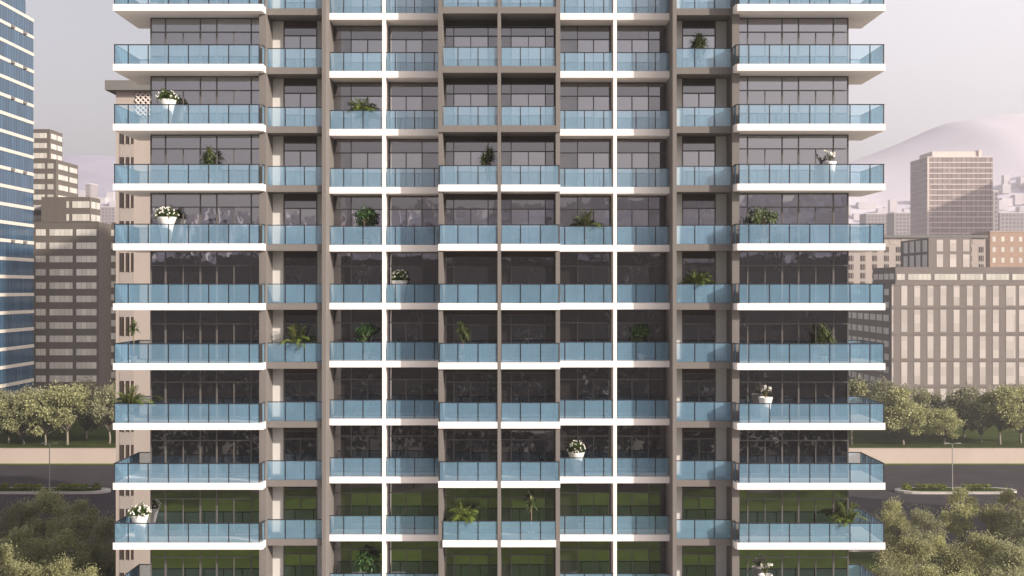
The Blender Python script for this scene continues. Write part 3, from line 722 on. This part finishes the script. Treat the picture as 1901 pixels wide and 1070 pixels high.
# brown banded block with stepped upper floors
bb = thing('banded_building', (-118.4, 290, 0), 'brown stepped block with rows of wide pale windows behind the left trees', 'office building')
def block(par, x0, x1, y0, y1, z1, wall, mat='brown_clad', z0=0, nm='wall'):
    boxpart(nm, par, x0, x1, y0, y1, z0, z1, mat)
OX, OY = -118.4, 290
def lx(p, y): return px(p, y) - OX
zt = zat(413, 290)
block(bb, -8, lx(183.5, 290), 0, 10, zt, 'w'); boxpart('parapet', bb, -8, lx(183.5, 290)+0.05, -0.08, 0.3, zt, zt+0.25, 'brown_clad')
block(bb, lx(183.5, 290)+0.02, 32, 9, 20, zat(413, 299), 'w')
for i in range(14):
    z1 = zat(426, 290) - 3.3*i
    if z1 < 3: break
    for a, b in ((66.2, 85.2), (91.8, 134.6), (141.5, 179.3)): boxpart('window', bb, lx(a, 290), lx(b, 290), -0.07, 0.2, z1-1.58, z1, 'blind')
    z1 = zat(427, 299) - 3.3*i
    boxpart('window', bb, lx(184.6, 299), lx(214.5, 299), 8.92, 9.2, z1-1.58, z1, 'blind')
    boxpart('window', bb, lx(220, 299), lx(250, 299), 8.92, 9.2, z1-1.58, z1, 'blind')
def step(x0, x1, xs, y0, ytop, yb, cols, rows, pitch, wh):
    """upper step: front from column x0 to x1, side face seen from x1 to xs"""
    Xr = px(x1, y0); yr = Xr*F/(xs-950.5)
    a, b = px(x0, y0)-OX-6, Xr-OX
    z1 = zat(ytop, y0)
    block(bb, a, b, y0-OY, yr-OY, z1, 'w', z0=zt+0.01 if y0 < 300 else 10, nm='upper_wall')
    for i in range(rows):
        zz = z1 - 1.1 - pitch*i
        for c0, c1 in cols: boxpart('window', bb, px(c0, y0)-OX, px(c1, y0)-OX, y0-OY-0.07, y0-OY+0.2, zz-wh, zz, 'blind')
        m_ = (yr-y0)
        boxpart('window', bb, b-0.2, b+0.07, y0-OY+m_*0.10, y0-OY+m_*0.52, zz-wh, zz, 'blind')
        boxpart('window', bb, b-0.2, b+0.07, y0-OY+m_*0.60, y0-OY+m_*0.95, zz-wh, zz, 'blind')
step(120, 167, 186, 300, 366, 413, ((123, 128), (134, 166)), 2, 3.3, 1.7)
step(58, 104, 145, 309, 296, 413, ((60, 83), (88, 99)), 7, 2.75, 1.35)
step(50, 92, 116, 322, 240, 300, ((56, 87),), 4, 2.75, 1.4)

# beige slot-window blocks: same design, one close behind the tower on the left, one far on the right
def slot_block(name, y, x0, x1, ztop, pitch_x, first, gw, fl, slot_h, label, lattice, zlow=0):
    o = thing(name, (x0, y, 0), label, 'office building')
    W = x1-x0
    boxpart('wall', o, 0, W, 0, 18.5, 0, ztop-1.0, 'beige')
    boxpart('coping', o, -0.55*gw, W+0.3*gw, -0.9, 18.9, ztop-1.0, ztop, 'coping')
    x = first
    while x+gw < W+0.01:
        z = ztop - 3.9 - (0 if not lattice else 0.6)
        boxpart('window_bay', o, x, x+gw, -0.03, 0.3, 0.5, z+0.5, 'beige_dim')
        while z-slot_h > zlow:
            wdw = boxpart('window', o, x+gw*0.02, x+gw*0.98, -0.05, 0.2, z-slot_h, z, 'slot')
            mu = MB()
            for q in (0.36, 0.72): mu.box(gw*(q-0.035), gw*(q+0.035), -0.1, 0.02, 0, slot_h)
            obj('mullion', mu, M['beige'], wdw)
            z -= fl
        if lattice:
            xa, s = x+gw+0.15, min(pitch_x-gw-0.3, 2.6)
            if xa+s < W+0.5:
                zl = ztop-1.15-s; boxpart('screen_recess', o, xa, xa+s, -0.02, 0.3, zl, zl+s, 'slot')
                la = MB(); nn = 5
                for i in range(-nn, nn+1):
                    for sg in (-1, 1):
                        c = (i+0.5)*s/nn*1.0
                        pts = []
                        for t in (0.0, 1.0):
                            pts.append(t)
                        x_a, z_a, x_b, z_b = (0, c, s, c+s) if sg > 0 else (0, c+s, s, c)
                        # clip the diagonal to the square
                        def clip(xa_, za_, xb_, zb_):
                            t0, t1 = 0.0, 1.0; dz = zb_-za_
                            for lim, side in ((0, 1), (s, -1)):
                                if side*dz > 0: t0 = max(t0, (lim-za_)/dz) if side > 0 or True else t0
                            ta, tb = sorted(((0-za_)/dz, (s-za_)/dz)); return max(0, ta), min(1, tb)
                        ta, tb = clip(x_a, z_a, x_b, z_b)
                        if tb-ta < 0.05: continue
                        pa = (x_a+(x_b-x_a)*ta, -0.07, z_a+(z_b-z_a)*ta); pb = (x_a+(x_b-x_a)*tb, -0.07, z_a+(z_b-z_a)*tb)
                        la.tube([pa, pb], s*0.035, 4)
                put('lattice_screen', la.mesh('lattice_screen', M['rose_slab']), o, (xa, 0, zl))
        x += pitch_x
    return o
y = 121.0
slot_block('slot_window_block', y, px(215, y), px(215, y)+74.5, zat(152, y), 4.52, (222-215)/F*y, 27/F*y, 3.31, 1.96,
           'near beige block with three-slot windows peeking out behind the left balconies', True)
y = 447.0
slot_block('slot_window_block', y, px(1556, y), px(1829.5, y), zat(437, y), 4.53, (1575-1556)/F*y, 1.95, 3.31, 2.1,
           'distant beige block with slot windows and lattice screens right of the tower', True, zlow=2)

# grey office building with tall pale windows on the right
gy = 298.0; gx = px(1655, gy)
go = thing('grey_building', (gx, gy, 0), 'grey office building with tall pale windows behind the right trees', 'office building')
zt = zat(496, gy)
boxpart('wall', go, 0, 70, 0, 42, 0, zt-4.6, 'grey_clad')
boxpart('top_storey', go, 1.1, 70, 0.25, 19, zt-4.59, zt, 'grey_clad')
boxpart('string_course', go, -0.03, 70, -0.12, 0.2, zt-4.75, zt-4.4, 'grey_clad')
colx = [1657.5, 1678.5, 1702.5, 1727, 1751, 1775.5, 1800, 1824, 1848.5, 1873, 1897, 1921, 1945, 1969]
rowy = [(529.5, 567.5), (575.5, 616.5), (624.5, 665.5), (673, 714), (722, 763), (771, 812), (820, 860)]
for i, cx in enumerate(colx):
    a = px(cx-5.5, gy)-gx; b = px(cx+5.5, gy)-gx
    if i == 0: a, b = 0.05, 0.45
    if i == 9: b += 0.9
    for t, u in rowy: boxpart('window', go, a, b, -0.06, 0.2, zat(u, gy), zat(t, gy), 'pale_win')
for t, u in rowy:
    boxpart('ledge', go, -0.02, 70, -0.10, 0.1, zat(u+3.5, gy)-0.22, zat(u+3.5, gy)+0.1, 'grey_clad')
for a_, b_ in ((1665, 1680), (1686, 1728.5), (1735, 1777), (1783, 1825), (1831, 1873.5), (1879.5, 1921), (1927, 1969)):
    boxpart('window', go, px(a_, gy)-gx, px(b_, gy)-gx, 0.18, 0.4, zat(520, gy), zat(509, gy), 'blind')
for i in range(4): boxpart('window', go, 1.04, 1.3, 1.2+4.4*i, 4.8+4.4*i, zat(519, gy), zat(508, gy), 'blind')
for t in range(11):
    z1 = zt-5.6-3.35*t
    if z1 < 3: break
    for j in range(7): boxpart('window', go, -0.06, 0.2, 2.0+5.6*j, 6.4+5.6*j, z1-1.6, z1, 'blind')
# taller rear wing of the same building
wx0, wx1 = px(1724, 306)-gx, px(1803, 306)-gx
zw = zat(442, 306)
boxpart('rear_wing', go, wx0, wx1, 8, 30, zt-5, zw, 'grey_clad')
for cx in (1744.5, 1769, 1793.5):
    for t, u in ((445.5, 467), (472.5, 496)):
        boxpart('window', go, px(cx-6, 306)-gx, px(cx+6, 306)-gx, 7.93, 8.2, zat(u, 306), zat(t, 306), 'pale_win')
for j in range(4):
    for t, u in ((445.5, 467), (472.5, 496)): boxpart('window', go, wx0-0.07, wx0+0.2, 9+5*j, 12.4+5*j, zat(u, 306), zat(t, 306), 'blind')

# rose-coloured hotel tower far right
hy = 730.0; hx = px(1722, hy)
ho = thing('hotel_tower', (hx, hy, 0), 'hazy rose-coloured tower with pale floor lines far away on the right', 'tower')
zt = zat(291, hy); HW = px(1843, hy)-hx
boxpart('core_wall', ho, 0.4, HW-0.4, 0.4, 31, 0, zt-0.5, 'rose_slab')
boxpart('crown', ho, 4.0, HW-5.5, 3, 26, zt, zat(281.5, hy+3), 'rose_slab'); boxpart('stair_head', ho, HW-8, HW-6, 2, 8, zt, zt+4.4, 'rose_slab')
z = zt
while z > 6:
    boxpart('slab_edge', ho, -0.25, HW+0.25, -0.25, 31.7, z-0.62, z, 'rose_slab')
    boxpart('window_band', ho, 0, HW, 0, 31.5, z-3.4+0.004, z-0.624, 'rose_glass')
    z -= 3.4
boxpart('corner_strip', ho, -0.15, 0.9, -0.15, 0.9, 0, zt-0.7, 'rose_slab')

# tan brick block at the right edge
ky = 475.0; kx = px(1838, ky)
ko = thing('brick_building', (kx, ky, 0), 'tan brick block with small square windows at the right edge', 'building')
zt = zat(431, ky)
boxpart('wall', ko, 0, 40, 0, 20, 0, zt, 'brick'); boxpart('parapet', ko, -0.2, 40.2, -0.2, 20.2, zt, zt+0.5, 'beige')
for i in range(9):
    for j in range(8): boxpart('window', ko, 0.9+3.6*i, 2.3+3.6*i, -0.05, 0.2, zt-3.9-4.3*j, zt-1.9-4.3*j, 'blind')

# hazy blocks in the middle distance
def far_block(x0, x1, ytop, y, label, mat='far_win', fl=3.4):
    X0, X1 = px(x0, y), px(x1, y); zt = zat(ytop, y)
    o = thing('distant_block', (X0, y, 0), label, 'building', 'hazy blocks in the distance')
    boxpart('wall', o, 0, X1-X0, 0.2, 22, 0, zt, 'far_wall')
    boxpart('roof', o, -0.3, X1-X0+0.3, -0.1, 22.3, zt, zt+1.0, 'house')
    z = zt-1.2
    while z > 8:
        boxpart('window_band', o, 0.5, X1-X0-0.5, 0.05, 0.4, z-1.7, z, mat); z -= fl
far_block(1608, 1652, 398, 1150, 'hazy lavender block just right of the tower balconies')
far_block(1660, 1697, 396, 1100, 'hazy lavender block touching the left side of the rose tower')
far_block(1843, 1853, 356, 900, 'narrow hazy slab right behind the rose tower')
far_block(1856, 1930, 396, 1050, 'hazy block at the right edge above the brick building')
far_block(1574, 1600, 420, 1250, 'faint low block hidden partly by right corner balconies')
far_block(158, 168, 342, 1250, 'single pale pink high-rise on the hazy hillside at left')
far_block(186, 214, 385, 1200, 'faint low block between the banded building and the tower')

# towers standing to the right of the view; their long shadows cross the left of the picture
def office(name, x0, x1, y0, y1, zt, label):
    o = thing(name, (x0, y0, 0), label, 'office tower')
    boxpart('core_wall', o, 0.3, x1-x0-0.3, 0.3, y1-y0-0.3, 0, zt, 'rose_slab')
    z = zt
    while z > 5:
        boxpart('slab_edge', o, 0, x1-x0, 0, y1-y0, z-0.8, z, 'rose_slab'); boxpart('window_band', o, 0.15, x1-x0-0.15, 0.15, y1-y0-0.15, z-3.9, z-0.804, 'rose_glass'); z -= 3.9
office('office_tower', 150, 162, 95, 132, CAM_H+130, 'slim tall office tower to the right of the view, outside the picture')
office('office_tower', 436, 470, 600, 646, CAM_H+128, 'far office tower right of the rose tower, outside the picture')

# ---------------------------------------------------------------- hills, far city, woodland behind the viewer
def hills(name, y0, y1, prof, nx, ny, x0, x1, seed, mat='hill'):
    r = random.Random(seed); mb = MB()
    ph = [(r.uniform(0.002, 0.02), r.uniform(0, 6.28), r.uniform(0.002, 0.02), r.uniform(0.2, 1.0)) for _ in range(10)]
    def hh(x, t):
        b = prof(x)
        n_ = sum(a*math.sin(x*f+p+t*40*g) for f, p, g, a in ph)*1.1
        return max(-0.4, (b+n_*min(1, b/60))*(math.sin(t*math.pi/2)**1.3)) - 0.02
    for j in range(ny+1):
        for i in range(nx+1):
            t = j/ny; x = x0+(x1-x0)*i/nx; mb.v.append((x, y0+(y1-y0)*t, hh(x, t)))
    for j in range(ny):
        for i in range(nx):
            a = j*(nx+1)+i; f = (a, a+1, a+nx+2, a+nx+1); mb.f.append(f if y1 > y0 else f[::-1])
    struct(name, mb, M[mat], True)
    return hh
def prof_front(x):
    yy = 2250.0; p = 950.5 + x/yy*F
    pts = [(-900, 280), (60, 292), (215, 296), (900, 330), (1500, 322), (1580, 300), (1660, 268), (1740, 232), (1830, 218), (1960, 216), (2150, 236), (2700, 270)]
    for (a, ya), (b, yb) in zip(pts[:-1], pts[1:]):
        if a <= p <= b: return zat(ya+(yb-ya)*(p-a)/(b-a), yy)
    return 180.0
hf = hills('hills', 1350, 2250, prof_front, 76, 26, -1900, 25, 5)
hills('mountain', 1352, 2252, prof_front, 74, 26, 0, 1900, 5, 'haze_pale_hill')
hr = hills('hills', -520, -1500, lambda x: 142 + 16*math.sin(x*0.004), 90, 22, -1500, 1500, 8)
def town(name, hh, y0, y1, n, seed, sz, tmax=0.8, xr=1500):
    r = random.Random(seed); mb = MB()
    for i in range(n):
        t = r.uniform(0.02, tmax)**1.2; x = r.uniform(-xr, xr); yy = y0+(y1-y0)*t; z = hh(x, t)
        a, b, c = r.uniform(*sz), r.uniform(*sz), r.uniform(0.35, 0.8)*sz[1]
        if r.random() < 0.06: c *= 2.4
        mb.box(x-a/2, x+a/2, yy-b/2, yy+b/2, z-3, z+c)
    o = obj(name, mb, M['house']); tag(o, 'scatter of pale houses covering the hazy far hillside' if y0 > 0 else 'scatter of pale houses on the hillside reflected in the windows', 'town', kind='stuff')
town('distant_town', hf, 1350, 2250, 1500, 3, (7, 18), 0.55, 1100)
town('distant_town', hr, -520, -1500, 1500, 4, (6, 16), 0.9, 900)
pl = MB(); r_ = random.Random(17)
for i in range(700):
    yy = r_.uniform(820, 1340); x = r_.uniform(-700, 700)
    if 0.25 < abs(x)/yy < 0.5 or r_.random() < 0.3:
        a, b, c = r_.uniform(8, 24), r_.uniform(8, 20), r_.uniform(5, 14)
        pl.box(x-a/2, x+a/2, yy-b/2, yy+b/2, -0.5, c)
tag(obj('distant_town', pl, M['house']), 'low pale houses spread over the plain before the hills', 'town', kind='stuff')

wd = MB(); r_ = random.Random(29)
def wood_z(x, y):
    t = min(1, max(0, (-y-160)/230)); return 50*t*t*(3-2*t) - 0.3
gx_, gy_ = 40, 14
bank = MB()
for j in range(gy_+1):
    for i in range(gx_+1):
        x = -420+840*i/gx_; yy = -74-340*j/gy_; bank.v.append((x, yy, wood_z(x, yy)+0.02))
for j in range(gy_):
    for i in range(gx_):
        a = j*(gx_+1)+i; bank.f.append((a, a+gx_+1, a+gx_+2, a+1))
struct('wooded_bank', bank, M['wood_floor'], True)
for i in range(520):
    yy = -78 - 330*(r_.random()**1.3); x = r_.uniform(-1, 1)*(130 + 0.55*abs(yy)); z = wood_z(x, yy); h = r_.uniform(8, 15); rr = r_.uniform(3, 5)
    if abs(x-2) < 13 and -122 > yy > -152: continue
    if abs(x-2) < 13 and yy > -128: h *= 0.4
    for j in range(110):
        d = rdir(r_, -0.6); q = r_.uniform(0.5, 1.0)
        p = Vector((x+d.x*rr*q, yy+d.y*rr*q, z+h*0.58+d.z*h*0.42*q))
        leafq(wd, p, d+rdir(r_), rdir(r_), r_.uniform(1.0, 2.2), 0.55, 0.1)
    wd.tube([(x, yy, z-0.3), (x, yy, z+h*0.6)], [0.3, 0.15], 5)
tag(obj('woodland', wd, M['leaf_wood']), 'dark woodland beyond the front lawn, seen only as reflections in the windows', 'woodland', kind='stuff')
hs = thing('white_house', (2, -136, wood_z(2, -136)), 'low white flat-roofed house among the reflected trees', 'house')
obj('wall', MB().box(-9, 9, -6, 6, -0.6, 4.2), M['house'], hs); obj('roof', MB().box(-10, 10, -7, 7, 4.2, 4.7), M['roof_tile'], hs)
for i in range(3): boxpart('window', hs, -7+5*i, -4+5*i, 5.95, 6.06, 1.0, 3.0, 'slot')

# ---------------------------------------------------------------- haze, sky, sun, camera
HZ = MB().box(-2600, 2600, -2600, 2600, -1.5, 392)
m, t, out = nt('haze_air')
pv = N(t, 'ShaderNodeVolumePrincipled'); pv.inputs['Density'].default_value = 0.00038
pv.inputs['Color'].default_value = (0.86, 0.82, 0.88, 1); pv.inputs['Anisotropy'].default_value = 0.15
L(t, pv.outputs[0], out.inputs['Volume'])
tag(obj('haze', HZ, m), 'thin lavender summer haze filling the air', 'haze', kind='stuff')

SUN = Vector((2.2, -1.43, 1.0)).normalized()
elev = math.asin(SUN.z); azi = math.atan2(SUN.x, SUN.y)
wld = bpy.data.worlds.new('World'); bpy.context.scene.world = wld; wld.use_nodes = True
t = wld.node_tree
for n_ in list(t.nodes): t.nodes.remove(n_)
sky = N(t, 'ShaderNodeTexSky', sky_type='NISHITA', sun_disc=False)
sky.sun_elevation = elev; sky.sun_rotation = azi; sky.altitude = 0; sky.air_density = 1.0; sky.dust_density = 4.0; sky.ozone_density = 1.0
hs_ = N(t, 'ShaderNodeHueSaturation', i_Saturation=0.4, i_Value=1.0)
L(t, sky.outputs[0], hs_.inputs['Color'])
ti = N(t, 'ShaderNodeMix', data_type='RGBA', blend_type='MULTIPLY'); ti.inputs['Factor'].default_value = 1; ti.inputs[7].default_value = (1.0, 0.965, 0.975, 1)
L(t, hs_.outputs[0], ti.inputs[6])
bg = N(t, 'ShaderNodeBackground', i_Strength=0.118); L(t, ti.outputs[2], bg.inputs['Color'])
# broad sun glare painted into the sky at right, with a soft uneven edge
tc = N(t, 'ShaderNodeTexCoord')
vd = N(t, 'ShaderNodeVectorMath', operation='DOT_PRODUCT'); vd.inputs[1].default_value = Vector((0.47, 0.86, 0.33)).normalized()
L(t, tc.outputs['Generated'], vd.inputs[0])
nz = N(t, 'ShaderNodeTexNoise', i_Scale=3.0, i_Detail=5.0); L(t, tc.outputs['Generated'], nz.inputs['Vector'])
nm = N(t, 'ShaderNodeMath', operation='MULTIPLY_ADD'); nm.inputs[1].default_value = 0.05; L(t, nz.outputs['Fac'], nm.inputs[0]); L(t, vd.outputs['Value'], nm.inputs[2])
vm = N(t, 'ShaderNodeMapRange', interpolation_type='SMOOTHSTEP'); vm.inputs['From Min'].default_value = 0.89; vm.inputs['From Max'].default_value = 1.04
L(t, nm.outputs[0], vm.inputs['Value'])
vs = N(t, 'ShaderNodeMath', operation='MULTIPLY'); vs.inputs[1].default_value = 0.38; L(t, vm.outputs[0], vs.inputs[0])
b2 = N(t, 'ShaderNodeBackground'); b2.inputs['Color'].default_value = (1.0, 0.93, 0.95, 1); L(t, vs.outputs[0], b2.inputs['Strength'])
ad = N(t, 'ShaderNodeAddShader'); L(t, bg.outputs[0], ad.inputs[0]); L(t, b2.outputs[0], ad.inputs[1])
ow = N(t, 'ShaderNodeOutputWorld'); L(t, ad.outputs[0], ow.inputs['Surface'])

sl = bpy.data.lights.new('sun', 'SUN'); sl.energy = 5.0; sl.angle = math.radians(0.5); sl.color = (1.0, 0.90, 0.79)
so = bpy.data.objects.new('sun', sl); C.objects.link(so); so.location = (100, -60, 120)
so.rotation_euler = (-SUN).to_track_quat('-Z', 'Y').to_euler()

cd = bpy.data.cameras.new('camera'); cd.sensor_width = 36; cd.lens = F/1901*36; cd.clip_start = 0.5; cd.clip_end = 9000
co = bpy.data.objects.new('camera', cd); C.objects.link(co); co.location = (0, 0, CAM_H); co.rotation_euler = (math.radians(90), 0, 0)
bpy.context.scene.camera = co

sc = bpy.context.scene
sc.view_settings.view_transform = 'Standard'; sc.view_settings.look = 'None'; sc.view_settings.exposure = 0.7; sc.view_settings.gamma = 1
sc.cycles.max_bounces = 8; sc.cycles.transparent_max_bounces = 12; sc.cycles.volume_bounces = 0
sc.cycles.use_denoising = True
sc.cycles.sample_clamp_indirect = 6
